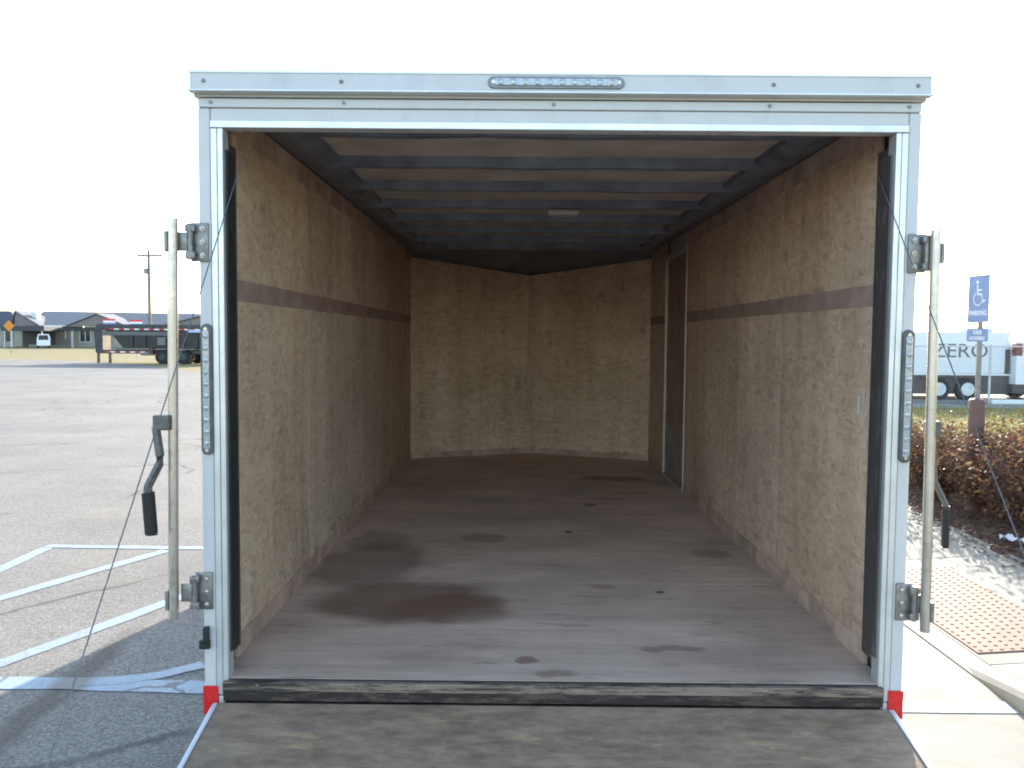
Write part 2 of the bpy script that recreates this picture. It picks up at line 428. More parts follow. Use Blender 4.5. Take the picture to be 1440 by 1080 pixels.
# sidewalk, kerb ramp and kerb on the right
X0 = 2.47
def ramp_h(x): return .02+.10*min(1, max(0, (x-X0)/1.5))
def wz(x, y):
    full = .125
    if y >= 3.55: return full if y > 4.3 else ramp_h(x)+(full-ramp_h(x))*max(0, (y-3.55)/.75)
    if y >= 1.5: return ramp_h(x)
    if y >= .75: return ramp_h(x)+(full-ramp_h(x))*(1.5-y)/.75
    return full
def slab(x0, x1, y0, y1, mat=m_conc, nx=8, ny=6, off=0):
    mb = MB(); bm = mb.bm
    top = [[bm.verts.new((x0+(x1-x0)*i/nx, y0+(y1-y0)*j/ny, wz(x0+(x1-x0)*i/nx, y0+(y1-y0)*j/ny)+off)) for i in range(nx+1)] for j in range(ny+1)]
    for j in range(ny):
        for i in range(nx): bm.faces.new((top[j][i], top[j][i+1], top[j+1][i+1], top[j+1][i]))
    rim = top[0]+[r[-1] for r in top[1:]]+top[-1][-2::-1]+[r[0] for r in top[-2:0:-1]]
    bot = [bm.verts.new((v.co.x, v.co.y, -.05)) for v in rim]
    for k in range(len(rim)):
        k2 = (k+1) % len(rim); bm.faces.new((rim[k2], rim[k], bot[k], bot[k2]))
    return struct(mb.build('sidewalk', mat))
ys = [-6, -4.5, -3, -1.5, -.05, .75, 1.5, 3.55, 5.1, 6.6, 8.1, 9.6, 11.1]
for a, b in zip(ys, ys[1:]): slab(X0+.006, 3.80, a+.006, b-.006, m_conc)
mb = MB(); bm = mb.bm                                        # kerb with a rounded nose
prev = None; yy = -30.0; yl = []
while yy < 16: yl.append(yy); yy += .125 if -1 < yy < 5 else .5
for y in yl:
    t = wz(X0, y)-.001
    ring = [bm.verts.new(p) for p in ((2.315, y, -.05), (2.322, y, max(.012, t-.025)), (2.345, y, t), (X0, y, t), (X0, y, -.05))]
    if prev:
        for k in range(4): bm.faces.new((prev[k], prev[k+1], ring[k+1], ring[k]))
    prev = ring
struct(mb.build('kerb', concrete('kerb_concrete', (.42, .395, .34), (9, 4, 0))))

g = N('mulch_bed', .95, 0, .1)
f = g.noise(g.co, 28, 7, .75); f = g.math('ADD', g.math('MULTIPLY', f, .6), g.math('MULTIPLY', g.sep(g.vor(g.co, 40, out='Color'), 0), .4))
g.color(g.ramp(f, [(.25, (.035, .022, .017)), (.5, (.10, .062, .045)), (.75, (.22, .145, .105))])); g.bump(f, 1.0, .03); m_mulch = g.m
mb = MB(); bm = mb.bm; nx, ny = 40, 70; gr = []
for j in range(ny+1):
    gr.append([bm.verts.new((3.72+4.9*i/nx, .5+11*j/ny, .10+.02*random.random()+.05*math.sin(math.pi*i/nx))) for i in range(nx+1)])
for j in range(ny):
    for i in range(nx): bm.faces.new((gr[j][i], gr[j][i+1], gr[j+1][i+1], gr[j+1][i]))
struct(mb.build('planting_bed', m_mulch))

g = N('tactile_brick', .75, 0, .25)
f = g.noise(g.co, 5, 6, .65); f3 = g.noise(g.co, 90, 3)
c_ = g.ramp(f, [(.3, (.175, .078, .052)), (.7, (.235, .118, .08))])
c_ = g.mix(g.ramp(f3, [(.45, 0.0), (.7, .35)]), c_, (.25, .165, .12)); g.color(c_); m_tac = g.m
mb = MB(); bm = mb.bm
x0, x1, y0, y1 = 2.50, 3.17, 1.66, 3.30
T = lambda x, y, h: (x, y, wz(x, y)+h)
a = [bm.verts.new(T(*p, .006)) for p in ((x0, y0), (x1, y0), (x1, y1), (x0, y1))]; b = [bm.verts.new(T(*p, -.02)) for p in ((x0, y0), (x1, y0), (x1, y1), (x0, y1))]
bm.faces.new(a)
for k in range(4): bm.faces.new((a[k], b[k], b[(k+1) % 4], a[(k+1) % 4]))
nxd, nyd = 11, 27
for i in range(nxd):
    for j in range(nyd):
        px, py = x0+.03+(x1-x0-.06)*i/(nxd-1), y0+.03+(y1-y0-.06)*j/(nyd-1)
        base = [bm.verts.new((px+.0135*math.cos(q*math.pi/4), py+.0135*math.sin(q*math.pi/4), wz(px, py)+.0055)) for q in range(8)]
        topv = [bm.verts.new((px+.008*math.cos(q*math.pi/4), py+.008*math.sin(q*math.pi/4), wz(px, py)+.0095)) for q in range(8)]
        for q in range(8): bm.faces.new((base[q], base[(q+1) % 8], topv[(q+1) % 8], topv[q]))
        bm.faces.new(topv)
tag(mb.build('tactile_paving', m_tac), 'brick red tactile paving mat with rows of domes on the kerb ramp', 'paving')

# ================================================================ ENCLOSED TRAILER
TR = empty('enclosed_trailer', 'white enclosed cargo trailer with its rear ramp down, wood lined inside', 'trailer', (0, 0, 0))
FZ, WI, YC, YA, CZ = .54, 1.22, 5.48, 6.0, 2.68       # floor height, inner half width, nose corner, nose apex, ceiling
HW = 1.28
# ---- outer shell
mb = MB()
for s in (-1, 1):
    mb.box((min(s*HW, s*(HW-.022)), .062, .44), (max(s*HW, s*(HW-.022)), YC+.03, 2.699))
nose = lambda x0, y0, x1, y1, t: [(x0, y0), (x1, y1), (x1, y1-t), (x0, y0-t)]
for s in (-1, 1):
    mb.prism([(s*HW, YC+.032), (0, YA+.12), (0, YA+.10), (s*HW, YC+.012)], lambda x, y: (x, y, .44), lambda x, y: (x, y, 2.699))
build_each(mb, 'side_wall', m_white, TR)
mb = MB()
mb.prism([(-HW-.008, .05), (HW+.008, .05), (HW+.008, YC+.04), (0, YA+.14), (-HW-.008, YC+.04)], lambda x, y: (x, y, 2.70), lambda x, y: (x, y, 2.722))
mb.build('roof', m_white, TR)
# ---- floor
stains = [((-.66, .90), (.52, .34), .10, .80, (.085, .055, .04)), ((-.95, 1.55), (.34, .55), -.1, .62, (.10, .075, .07)), ((-.45, .80), (.34, .26), .0, .6, (.09, .052, .032)),
          ((-.98, 2.05), (.22, .30), 0, .5, (.10, .08, .075)),
          ((-.34, 2.15), (.16, .13), 0, .55, (.11, .085, .07)), ((-.09, .19), (.055, .04), 0, .8, (.12, .07, .045)), ((.58, 1.08), (.03, .035), 0, .95, (.03, .022, .018)),
          ((.50, .34), (.17, .045), 0, .6, (.10, .08, .065)), ((.21, 2.34), (.03, .04), 0, .95, (.04, .03, .025)), ((1.0, 1.84), (.14, .10), 0, .55, (.10, .08, .065)),
          ((.75, 4.39), (.34, .16), 0, .6, (.07, .06, .055)), ((.42, 3.21), (.06, .07), 0, .8, (.06, .05, .04)), ((.31, 1.16), (.08, .05), 0, .5, (.13, .09, .065)), ((.01, .06), (.10, .03), 0, .5, (.11, .08, .06))]
m_floor = plywood('worn_plywood_floor', stains)
mb = MB()
seams = [0.0, 1.22, 2.44, 3.66, 4.88]
for a, b in zip(seams, seams[1:]): mb.box((-WI-.01, a+.0015, FZ-.02), (WI+.01, b-.0015, FZ))
mb.prism([(-WI-.01, 4.8815), (WI+.01, 4.8815), (WI+.01, YC+.02), (0, YA+.08), (-WI-.01, YC+.02)], lambda x, y: (x, y, FZ-.02), lambda x, y: (x, y, FZ))
build_each(mb, 'floor_panel', m_floor, TR)
mb = MB()
for y in (.25, .85, 1.45, 2.05, 2.65, 3.25, 3.85, 4.45, 5.05): mb.box((-1.2, y, .46), (1.2, y+.05, FZ-.021))
mb.box((-1.2345, .012, .30), (1.2345, .06, FZ-.021))  # rear crossmember, added to block sunlight leaking in under the sill
for s in (-1, 1): mb.box((s*1.24-.03, .07, .42), (s*1.24+.017, YC, FZ-.021))
build_each(mb, 'chassis_beam', m_sill, TR)
# ---- wall lining
m_rail = simple('dark_wood_rail', (.33, .225, .185), .7, 0, .25, 5)
m_corner = simple('corner_panel_wood', (.56, .43, .34), .7, 0, .2, 5)
def wall_panels(s):
    g_ = osb('osb_wall_left' if s < 0 else 'osb_wall_right', 'YZ', (1, .98, .95) if s < 0 else (1.0, .93, .90), 0 if s < 0 else 5.3)
    g2_ = osb('osb_wall_left_grey' if s < 0 else 'osb_wall_right_grey', 'YZ', (1.03, 1.05, 1.10) if s < 0 else (1.04, 1.0, 1.02), 2.1 if s < 0 else 8.8)
    edges = [.19, 1.31, 2.53, 3.70, 4.92, YC] if s < 0 else [.19, 1.31, 2.53, 3.70]
    xa, xb = sorted((s*WI, s*(WI+.012)))
    for k, (a, b) in enumerate(zip(edges, edges[1:])):
        dx = random.uniform(0, .0015)*s
        for zl, zh in ((.625, 1.93), (2.012, 2.555)):
            MB().box((xa+dx, a+.0012, zl), (xb+dx, b-.0012, zh)).build('wall_panel', g_.m if k in (0, 3) else g2_.m, TR)
    if s > 0:
        for zl, zh in ((.625, 1.93), (2.012, 2.555)):
            MB().box((xa, 4.625, zl), (xb, YC, zh)).build('wall_panel', m_corner, TR)
    xo, xp = sorted((s*(WI-.002), s*(WI+.013)))
    segs = [(.19, YC)] if s < 0 else [(.19, 3.70), (4.625, YC)]
    for a, b in segs:
        MB().box((xo, a, FZ+.001), (xp, b, .6245)).build('kick_board', m_kick, TR)
        MB().box((s*(WI+.006)-.006, a, 1.9305), (s*(WI+.006)+.006, b, 2.0115)).build('wall_rail', m_rail, TR)
        MB().box((s*(WI+.004)-.006, a, 2.5555), (s*(WI+.004)+.006, b, 2.652)).build('top_rail', m_kick, TR)
wall_panels(-1); wall_panels(1)
MB().box((WI-.0012, .305, 1.505), (WI-.0002, .327, 1.575)).build('tape_scrap', simple('white_tape', (.62, .62, .60), .5), TR)
# ---- nose lining: two angled panels, ceiling falling towards the apex
m_osbf = osb('osb_front', 'XZ', (1.12, 1.08, 1.08), 11.0).m
for s in (-1, 1):
    for zl, zhc, zha, nm, mt in ((.60, 1.93, 1.93, 'front_panel', m_osbf), (1.9315, 2.60, 2.46, 'front_panel', m_osbf), (FZ+.001, .599, .599, 'kick_board', m_kick)):
        mb = MB(); bm = mb.bm; o = .003 if nm == 'kick_board' else 0
        A = Vector((s*WI, YC-o, 0)); B = Vector((s*.002, YA-o, 0)); n_ = Vector((0, .014, 0))
        q = [A+Vector((0, 0, zl)), B+Vector((0, 0, zl)), B+Vector((0, 0, zha)), A+Vector((0, 0, zhc))]
        f_ = [bm.verts.new(p) for p in q]; h_ = [bm.verts.new(p+n_) for p in q]
        bm.faces.new(f_); bm.faces.new(h_[::-1])
        for k in range(4): bm.faces.new((f_[k], h_[k], h_[(k+1) % 4], f_[(k+1) % 4]))
        mb.build(nm, mt, TR)
MB().box((-.011, YA-.024, FZ), (.011, YA-.010, 2.46), .003).build('nose_strip', simple('nose_strip_wood', (.52, .42, .33), .7, 0, .2, 6), TR)
# ---- ceiling
mb = MB(); mb.box((-1.26, .06, CZ), (1.26, YC-.35, CZ+.012)); mb.build('ceiling', m_roofin, TR)
mb = MB()
mb.prism([(-1.24, YC-.348), (1.24, YC-.348), (1.24, YC+.02), (0, YA+.05), (-1.24, YC+.02)],
         lambda x, y: (x, y, CZ-.20*max(0, (y-YC+.35)/.87)), lambda x, y: (x, y, CZ+.011-.20*max(0, (y-YC+.35)/.87)))
mb.build('ceiling', simple('nose_ceiling_board', (.16, .16, .18), .65, 0, .25, 4), TR)
for k in range(9):
    y = .50+.635*k
    mb = MB()
    prof = [(0, 0), (.012, -.050), (.058, -.050), (.07, 0)]
    z0 = CZ-.0006
    n = 16
    rows = []
    for i in range(n+1):
        x = -1.10+2.20*i/n; sag = -.010*(1-(x/1.1)**2)*0 + .008*math.sin(i*1.3+k)
        rows.append([mb.bm.verts.new((x, y+p[0]+.006*math.sin(k*2+i*.8), z0+(p[1]+sag*.3 if p[1] < 0 else 0))) for p in prof])
    for a, b in zip(rows, rows[1:]):
        for q in range(3): mb.bm.faces.new((a[q], a[q+1], b[q+1], b[q]))
    mb.bm.faces.new(rows[0]); mb.bm.faces.new(rows[-1][::-1])
    if y < YC-.36: mb.build('roof_bow', m_bow, TR)
for s in (-1, 1):
    mb = MB(); sgn = s
    poly = [(s*1.209, 2.6525), (s*1.209, CZ-.001), (s*1.02, CZ-.001), (s*1.02, CZ-.03), (s*1.09, CZ-.055)]
    mb.prism(poly, lambda x, z: (x, .275, z), lambda x, z: (x, YC-.36, z)); mb.build('roof_rail', m_bow, TR)
MB().box((-1.209, .20, 2.585), (1.209, .272, CZ-.001)).build('header_board', m_kick, TR)
# dome light
mb = MB(); mb.box((.05, 2.37, 2.585), (.25, 2.43, 2.612), .008); dl = mb.build('dome_light', m_white, TR)
mb = MB(); mb.box((.07, 2.378, 2.574), (.23, 2.422, 2.5845), .004); mb.build('lens', m_lens, dl)
# ---- side door in the right wall
sd = MB().box((WI+.012, 3.72, FZ+.03), (WI+.05, 4.60, 2.50)).build('side_door', m_luan, TR)
sd['label'] = 'reddish brown side door near the front of the right wall'
mb = MB(); mb.box((WI+.007, 3.75, FZ+.05), (WI+.0115, 4.575, 1.02)); mb.build('kick_panel', simple('door_kick_panel', (.30, .28, .27), .5, .2, .2, 5), sd)
mb = MB()
for y in (3.7012, 4.6062): mb.box((WI-.008, y, FZ+.002), (WI+.05, y+.018, 2.552), .003)
mb.box((WI-.008, 3.7197, 2.5005), (WI+.05, 4.6055, 2.552), .003); mb.box((WI-.008, 3.7197, FZ+.002), (WI+.05, 4.6055, FZ+.028), .003)
build_each(mb, 'door_frame', simple('dull_door_frame', (.50, .46, .42), .45, .3), TR)
# ---- rear frame: posts, header, cap, trims
for s in (-1, 1):
    b = lambda x0, x1: (min(s*x0, s*x1), max(s*x0, s*x1))
    x0, x1 = b(1.236, HW)
    MB().box((x0, 0, .40), (x1, .06, 2.6), .005).build('rear_post', m_white, TR)
    mb = MB()
    x0, x1 = b(1.212, 1.2345); mb.box((x0, -.002, .475), (x1, .06, 2.5295), .003)
    x0, x1 = b(1.190, 1.2105); mb.box((x0, -.004, .475), (x1, .06, 2.53), .004)
    build_each(mb, 'jamb_trim', m_alu, TR)
    x0, x1 = b(1.206, 1.2345)
    MB().box((x0, .061, FZ+.055), (x1, .188, 2.50), .004).build('door_seal', m_jamb, TR)
    x0, x1 = b(1.183, 1.192)
    MB().box((x0, .02, FZ+.09), (x1, .10, 2.46), .003).build('weather_strip', m_black if s < 0 else m_jamb, TR)
    x0, x1 = b(1.236, 1.27)
    # lower white stub and the red tape above it
    tp = MB(); x0, x1 = b(1.228, 1.2835); dz = 0 if s < 0 else .008
    ia, ib = s*1.228, s*1.2835
    poly = [(ib, .405+dz), (s*1.246, .405+dz), (ia, .425+dz), (ia, .510+dz), (ib, .510+dz)]
    tp.prism(poly, lambda x, z: (x, -.0055, z), lambda x, z: (x, -.0015, z)); o = tp.build('reflective_tape', m_red, TR)
    x0, x1 = b(1.206, 1.2275)
    MB().box((x0, -.003, .432), (x1, .02, .4725), .003).build('post_foot', m_white, TR)
MB().box((-1.2345, .002, 2.5305), (1.2345, .058, 2.5995), .003).build('rear_header', m_white, TR)
MB().box((-1.2345, -.004, 2.500+.0308), (1.2345, .0015, 2.556), .002).build('header_trim', m_alu, TR)
MB().box((-HW+.004, -.006, 2.6005), (HW-.004, .058, 2.632), .003).build('header_strip', m_white, TR)
mb = MB()
poly = [(-.045, 2.652), (-.045, 2.708), (-.040, 2.716), (.055, 2.716), (.055, 2.636), (-.008, 2.636), (-.012, 2.652)]
mb.prism(poly, lambda y, z: (-HW-.008, y, z), lambda y, z: (HW+.008, y, z)); cap = mb.build('roof_cap', m_white, TR)
mb = MB(); mb.box((-HW-.012, -.049, 2.7085), (HW+.012, -.0455, 2.7165)); mb.box((-HW-.014, -.053, 2.644), (HW+.014, -.012, 2.6515), .002); build_each(mb, 'drip_edge', m_alu, cap)
mb = MB()
for x in (-1.24, -.76, 1.24, .74): mb.sphere((x, -.047, 2.68), .007, (1, .6, 1))
for x in (-1.23, -.76, -.02, .74, 1.23): mb.cyl((x, -.004, 2.618), (x, -.012, 2.618), .006, 8)
build_each(mb, 'rivet', m_bracket, cap)
# ---- lights: pill housings with a row of ten LEDs each
def led_bar(cx, cz, length, width, vertical, y, name, mat_h, face=.012):
    n = 10; mb = MB(); pts = []
    for k in range(24):
        a = 2*math.pi*k/24; q = (length-width)/2
        pts.append(((width/2)*math.cos(a), (width/2)*math.sin(a)+(q if math.sin(a) > 1e-6 else -q)))
    f = (lambda u, w_, yy: (cx+u, yy, cz+w_)) if vertical else (lambda u, w_, yy: (cx+w_, yy, cz+u))
    mb.prism(pts, lambda u, w_: f(u, w_, y), lambda u, w_: f(u*.9, w_*.99, y-face)); h = mb.build(name, mat_h, TR)
    mb = MB(); q = (length-width)/2-.002
    lo = f(-width*.30, -q, y-face-.004); hi = f(width*.30, q, y-face-.0002)
    mb.box([min(a, b) for a, b in zip(lo, hi)], [max(a, b) for a, b in zip(lo, hi)], .003)
    for k in range(n):
        w_ = -q+2*q*(k+.5)/n; c = f(0, w_, y-face-.004)
        mb.sphere(c, width*.26, (1, .35, 1), 10, 6)
    mb.build('lens', m_lens, h)
    mb = MB()
    for s_ in (-1, 1): c = f(0, s_*(length/2-width*.45), y-face); mb.cyl(c, (c[0], c[1]-.003, c[2]), width*.16, 10)
    build_each(mb, 'screw', m_steel, h)
    return h
led_bar(-1.2555, 1.601, .475, .043, True, -.001, 'tail_light', m_house)
led_bar(1.2565, 1.598, .480, .043, True, -.001, 'tail_light', m_house)
led_bar(-.0135, 2.681, .475, .044, False, -.0455, 'stop_light', simple('grey_housing', (.24, .24, .25), .35, 0, .2, 30), .008)
# ---- hinged bar-lock keepers, swung-out lock bars with handles
m_hand = galv('dark_handle_steel', (.13, .125, .115), .5, .5)
def bracket(s, cz, flip):
    x = lambda v: s*v
    mb = MB()
    def bx(xa, xb, ya, yb, za, zb, bev=.003): mb.box((min(x(xa), x(xb)), ya, cz+za), (max(x(xa), x(xb)), yb, cz+zb), bev)
    bx(1.243, 1.306, -.009, -.001, -.069, .069)
    bx(1.284, 1.318, -.034, -.010, .035, .060); bx(1.284, 1.318, -.034, -.010, -.060, -.035)
    mb.cyl((x(1.302), -.024, cz-.064), (x(1.302), -.024, cz+.064), .0105, 12)
    bx(1.309, 1.349, -.034, -.014, -.033, .033)
    o = mb.build('lock_bracket', m_bracket, TR, True)
    mb = MB()
    for dz in (-.047, 0, .047):
        mb.cyl((x(1.262), -.009, cz+dz), (x(1.262), -.016, cz+dz), .0095, 6); mb.sphere((x(1.262), -.016, cz+dz), .007, (1, .6, 1), 8, 6)
    build_each(mb, 'bolt', m_steel, o)
    return o
for s, z1, z2, zt, zb, xt, xb_ in ((-1, 2.127, .866, 2.205, .776, 1.352, 1.369), (1, 2.107, .850, 2.186, .757, 1.318, 1.330)):
    bracket(s, z1, False); bracket(s, z2, True)
    mb = MB(); P = lambda z: (s*(xb_+(xt-xb_)*(z-zb)/(zt-zb)), -.05, z)
    mb.cyl(P(zb), P(zt), .0175, 20); bar = mb.build('lock_bar', m_steel, TR, True)
    mb = MB()
    for zz in (z1-.003, z2-.02):
        q = P(zz); mb.box((q[0]-.006+s*.020, -.066, zz-.036), (q[0]+.006+s*.020, -.034, zz+.036), .003)
    build_each(mb, 'cam', m_bracket, bar)
    # crank handle
    mb = MB()
    if s < 0:
        pts = [(-1.362, -.058, 1.492), (-1.408, -.075, 1.492), (-1.410, -.078, 1.47), (-1.396, -.082, 1.372), (-1.396, -.084, 1.345), (-1.436, -.09, 1.262), (-1.437, -.09, 1.235)]
        w = .0155
    else:
        pts = [(1.330, -.045, 1.486), (1.346, -.02, 1.486), (1.350, -.02, 1.46), (1.360, -.02, 1.31), (1.363, -.02, 1.29), (1.402, -.02, 1.215), (1.405, -.02, 1.195)]
        w = .011
    mb.tube(pts, w, 6 if s < 0 else 8)
    if s < 0: mb.box((-1.418, -.092, 1.462), (-1.358, -.058, 1.515), .006)
    else: mb.box((1.316, -.062, 1.455), (1.358, -.012, 1.515), .006)
    hd = mb.build('handle', m_hand, bar, False)
    mb = MB(); e = pts[-1]
    if s < 0: mb.tube([(e[0], e[1], e[2]+.008), (e[0]+.001, e[1], e[2]), (e[0]+.010, e[1], e[2]-.138), (e[0]+.010, e[1], e[2]-.143)], .0225, 14)
    else: mb.tube([(e[0], e[1], e[2]+.012), (e[0], e[1], e[2]), (e[0]+.002, e[1], e[2]-.135), (e[0]+.002, e[1], e[2]-.14)], .0135, 14)
    mb.build('grip', m_grip, hd if False else bar, True)
# black hold-back catch low on the left post
mb = MB(); mb.box((-1.292, -.02, .652), (-1.254, -.001, .684), .004); mb.box((-1.276, -.026, .680), (-1.256, -.003, .735), .004); mb.cyl((-1.285, -.03, .668), (-1.258, -.03, .668), .008, 10)
mb.build('ramp_catch', m_black, TR)
# sill
mb = MB(); mb.box((-1.205, -.022, .462), (1.205, -.0015, .4995), .004); mb.build('sill', m_sill, TR)
mb = MB(); mb.box((-1.205, -.027, .500), (1.205, -.0015, FZ-.006), .004); mb.build('threshold_plate', m_thr, TR)
mb = MB(); mb.box((-1.188, -.006, FZ-.0055), (1.188, -.0005, FZ-.001), .001); mb.build('threshold_gap_line', m_black, TR)  # thin dark strip stands in for the gap between plate and floor
# ramp door
m_ramp = plywood('ramp_plywood', [((-.62, -.33), (.30, .10), 0, .35, (.13, .09, .085)), ((.55, -.15), (.10, .05), 0, .6, (.10, .07, .05)), ((.47, -.26), (.07, .035), .4, .55, (.11, .08, .06)), ((-.2, -.23), (.09, .04), -.6, .5, (.12, .075, .06))], (.30, .20, .135), True)
RL, TH = 1.86, math.asin(.40/1.86)
rot = Matrix.Translation((0, -.036, .462)) @ Matrix.Rotation(TH, 4, 'X')
mb = MB(); mb.box((-1.215, -RL, -.018), (1.215, 0, 0), .002); mb.bm.transform(rot)
ramp = mb.build('ramp_door', m_ramp, TR)
mb = MB()
for s in (-1, 1): mb.box((s*1.225-.0095, -RL, -.045), (s*1.225+.0095, -.004, .004), .003)
mb.bm.transform(rot); build_each(mb, 'edge_trim', m_alu, ramp)
mb = MB(); mb.box((-1.21, -RL, -.042), (1.21, -.01, -.0185)); mb.bm.transform(rot); mb.build('outer_skin', m_white, ramp)
mb = MB(); mb.tube([(-1.2, -.034, .452), (1.2, -.034, .452)], .010, 10); mb.build('ramp_hinge', m_sill, TR)
re_ = rot @ Vector((0, -RL+.05, 0))
for s, a in ((-1, Vector((-1.143, .10, 2.475))), (1, Vector((1.174, .10, 2.40)))):
    b = Vector((s*1.19, re_.y, re_.z+.02)); mb = MB()
    mb.tube([a.lerp(b, i/10)-Vector((0, 0, .012*math.sin(math.pi*i/10))) for i in range(11)], .0021, 6); mb.build('ramp_cable', m_cable, TR)
# wheels, drawbar
def wheel(x, y, r, w, parent, dual=False, side=1, mt=None):
    mb = MB(); prof = [(-w/2, r*.62), (-w/2, r*.9), (-w*.36, r), (w*.36, r), (w/2, r*.9), (w/2, r*.62)]; n = 36; rings = []
    for k in range(n):
        a = 2*math.pi*k/n; rings.append([mb.bm.verts.new((x+u, y+q*math.cos(a), r+q*math.sin(a))) for u, q in prof])
    for k in range(n):
        A, B = rings[k], rings[(k+1) % n]
        for i in range(5): mb.bm.faces.new((A[i], A[i+1], B[i+1], B[i]))
    wh = mb.build('wheel', m_tyre, parent, True)
    mb = MB(); mb.cyl((x-w*.35, y, r), (x+w*.35, y, r), r*.625, 28); mb.cyl((x+side*w*.35, y, r), (x+side*w*.5, y, r), r*.22, 16)
    for k in range(6): mb.cyl((x+side*w*.35, y+r*.36*math.cos(k*math.pi/3), r+r*.36*math.sin(k*math.pi/3)), (x+side*w*.42, y+r*.36*math.cos(k*math.pi/3), r+r*.36*math.sin(k*math.pi/3)), r*.05, 8)
    mb.build('rim', mt or m_rim, wh, True); return wh
for s in (-1, 1):
    for y in (2.15, 3.0): wheel(s*1.13, y, .225, .18, TR, side=s)
mb = MB()
for y in (2.15, 3.0): mb.cyl((-1.1, y, .225), (1.1, y, .225), .03, 10)
build_each(mb, 'axle', m_sill, TR)
mb = MB()
for s in (-1, 1): mb.tube([(s*.75, YC-.3, .43), (.0, YA+1.0, .43)], .04, 6)
build_each(mb, 'drawbar', m_sill, TR)
mb = MB(); mb.cyl((0, YA+.75, .03), (0, YA+.75, .95), .03, 12); mb.cyl((0, YA+.75, .014), (0, YA+.75, .03), .09, 16); mb.build('tongue_jack', m_steel, TR)

# ================================================================ PARKING SIGN
PS = empty('parking_sign', 'blue disabled parking sign on a brown bollard post among the hedge bushes', 'sign', (4.41, 5.2, .08))
mb = MB(); mb.cyl((0, 0, 0), (0, 0, 1.13), .075, 28); mb.sphere((0, 0, 1.13), .075, (1, 1, .35), 28, 10)
mb.build('bollard', simple('brown_bollard', (.15, .085, .07), .55, 0, .25, 5, .1), PS, True)
mb = MB(); mb.box((-.022, -.012, 1.10), (.022, .012, 2.36), .003); mb.build('post', m_bracket, PS)
ang = rad(8)
Rz = Matrix.Rotation(-math.pi/2+ang, 4, 'Z')
fr = lambda z: Matrix.Translation((-.026, 0, z)) @ Rz @ Matrix.Rotation(math.pi/2, 4, 'X')
def rrect(w, h, r):
    pts = []
    for cx, cy, a0 in ((w/2-r, h/2-r, 0), (-w/2+r, h/2-r, 90), (-w/2+r, -h/2+r, 180), (w/2-r, -h/2+r, 270)):
        pts += [(cx+r*math.cos(rad(a0+q)), cy+r*math.sin(rad(a0+q))) for q in (0, 30, 60, 90)]
    return pts
def plate(w, h, z, mat, nm):
    F = fr(z); mb = MB(); mb.prism(rrect(w, h, .02), lambda u, v: F @ Vector((u, v, -.0015)), lambda u, v: F @ Vector((u, v, .0015))); return mb.build(nm, mat, PS)
m_blue = simple('sign_blue', (.19, .255, .43), .4, 0, .08, 10)
m_signw = simple('sign_white', (.78, .80, .82), .4, 0, .05, 10)
sp = plate(.305, .465, 2.13, m_blue, 'sign_plate'); sp['label'] = 'blue plate with white wheelchair symbol over the word PARKING'
mb = MB(); F = fr(2.13)
def seg(pts, w, closed=False):
    pts = [Vector((*p, 0)) for p in pts]
    for a, b in zip(pts, pts[1:]):
        t = (b-a).normalized(); nn = Vector((-t.y, t.x, 0))*w/2; e = t*w*.3
        mb.prism([((a-e+nn).x, (a-e+nn).y), ((b+e+nn).x, (b+e+nn).y), ((b+e-nn).x, (b+e-nn).y), ((a-e-nn).x, (a-e-nn).y)], lambda u, v: F @ Vector((u, v, .0020)), lambda u, v: F @ Vector((u, v, .0032)))
seg([(.062*math.cos(rad(a))-.005, .0+.062*math.sin(rad(a))) for a in range(118, 372, 12)], .013)
seg([(-.018, .135), (-.012, .045), (.042, .045), (.068, -.03), (.094, -.018)], .015)
seg([(-.016, .085), (.040, .085)], .013)
mb.prism([(-.02+.017*math.cos(rad(a)), .165+.017*math.sin(rad(a))) for a in range(0, 360, 30)], lambda u, v: F @ Vector((u, v, .0020)), lambda u, v: F @ Vector((u, v, .0032)))
mb.build('wheelchair_symbol', m_signw, sp)
mb = MB(); text_into(mb, 'PARKING', .068, fr(2.13) @ Matrix.Translation((0, -.14, .0022)), .0008, sx=.86, weight=.0012); mb.build('lettering', m_signw, sp, recalc=False)
vp = plate(.30, .122, 1.775, m_blue, 'sign_plate'); vp['label'] = 'small blue plate reading VAN ACCESSIBLE'
mb = MB(); text_into(mb, 'VAN', .062, fr(1.775) @ Matrix.Translation((0, .026, .0022)), .0008, weight=.001); text_into(mb, 'ACCESSIBLE', .044, fr(1.775) @ Matrix.Translation((0, -.030, .0022)), .0008, sx=.95, weight=.001)
mb.build('lettering', m_signw, vp, recalc=False)

# ================================================================ HEDGE
def leaf_mat(name, a, b, c):
    g = N(name, .6, 0, .3)
    oi = g.n('ShaderNodeNewGeometry').outputs['Random Per Island']
    g.color(g.ramp(oi, [(.0, a), (.55, b), (.95, c)]))
    g.p.inputs['Transmission Weight'].default_value = 0
    tr = g.n('ShaderNodeBsdfTranslucent'); mxs = g.n('ShaderNodeMixShader'); mxs.inputs[0].default_value = .35
    g.l(g.ramp(oi, [(.0, a), (.55, b), (.95, c)]), tr.inputs[0])
    out = [n_ for n_ in g.t.nodes if n_.type == 'OUTPUT_MATERIAL'][0]
    g.l(g.p.outputs[0], mxs.inputs[1]); g.l(tr.outputs[0], mxs.inputs[2]); g.l(mxs.outputs[0], out.inputs[0])
    return g.m
m_leafr = leaf_mat('barberry_leaves', (.085, .035, .028), (.15, .075, .05), (.26, .17, .07))
m_leafg = leaf_mat('olive_leaves', (.09, .075, .03), (.16, .13, .05), (.30, .24, .09))
m_twig = simple('bush_twigs', (.13, .085, .065), .85, 0, .3, 30)
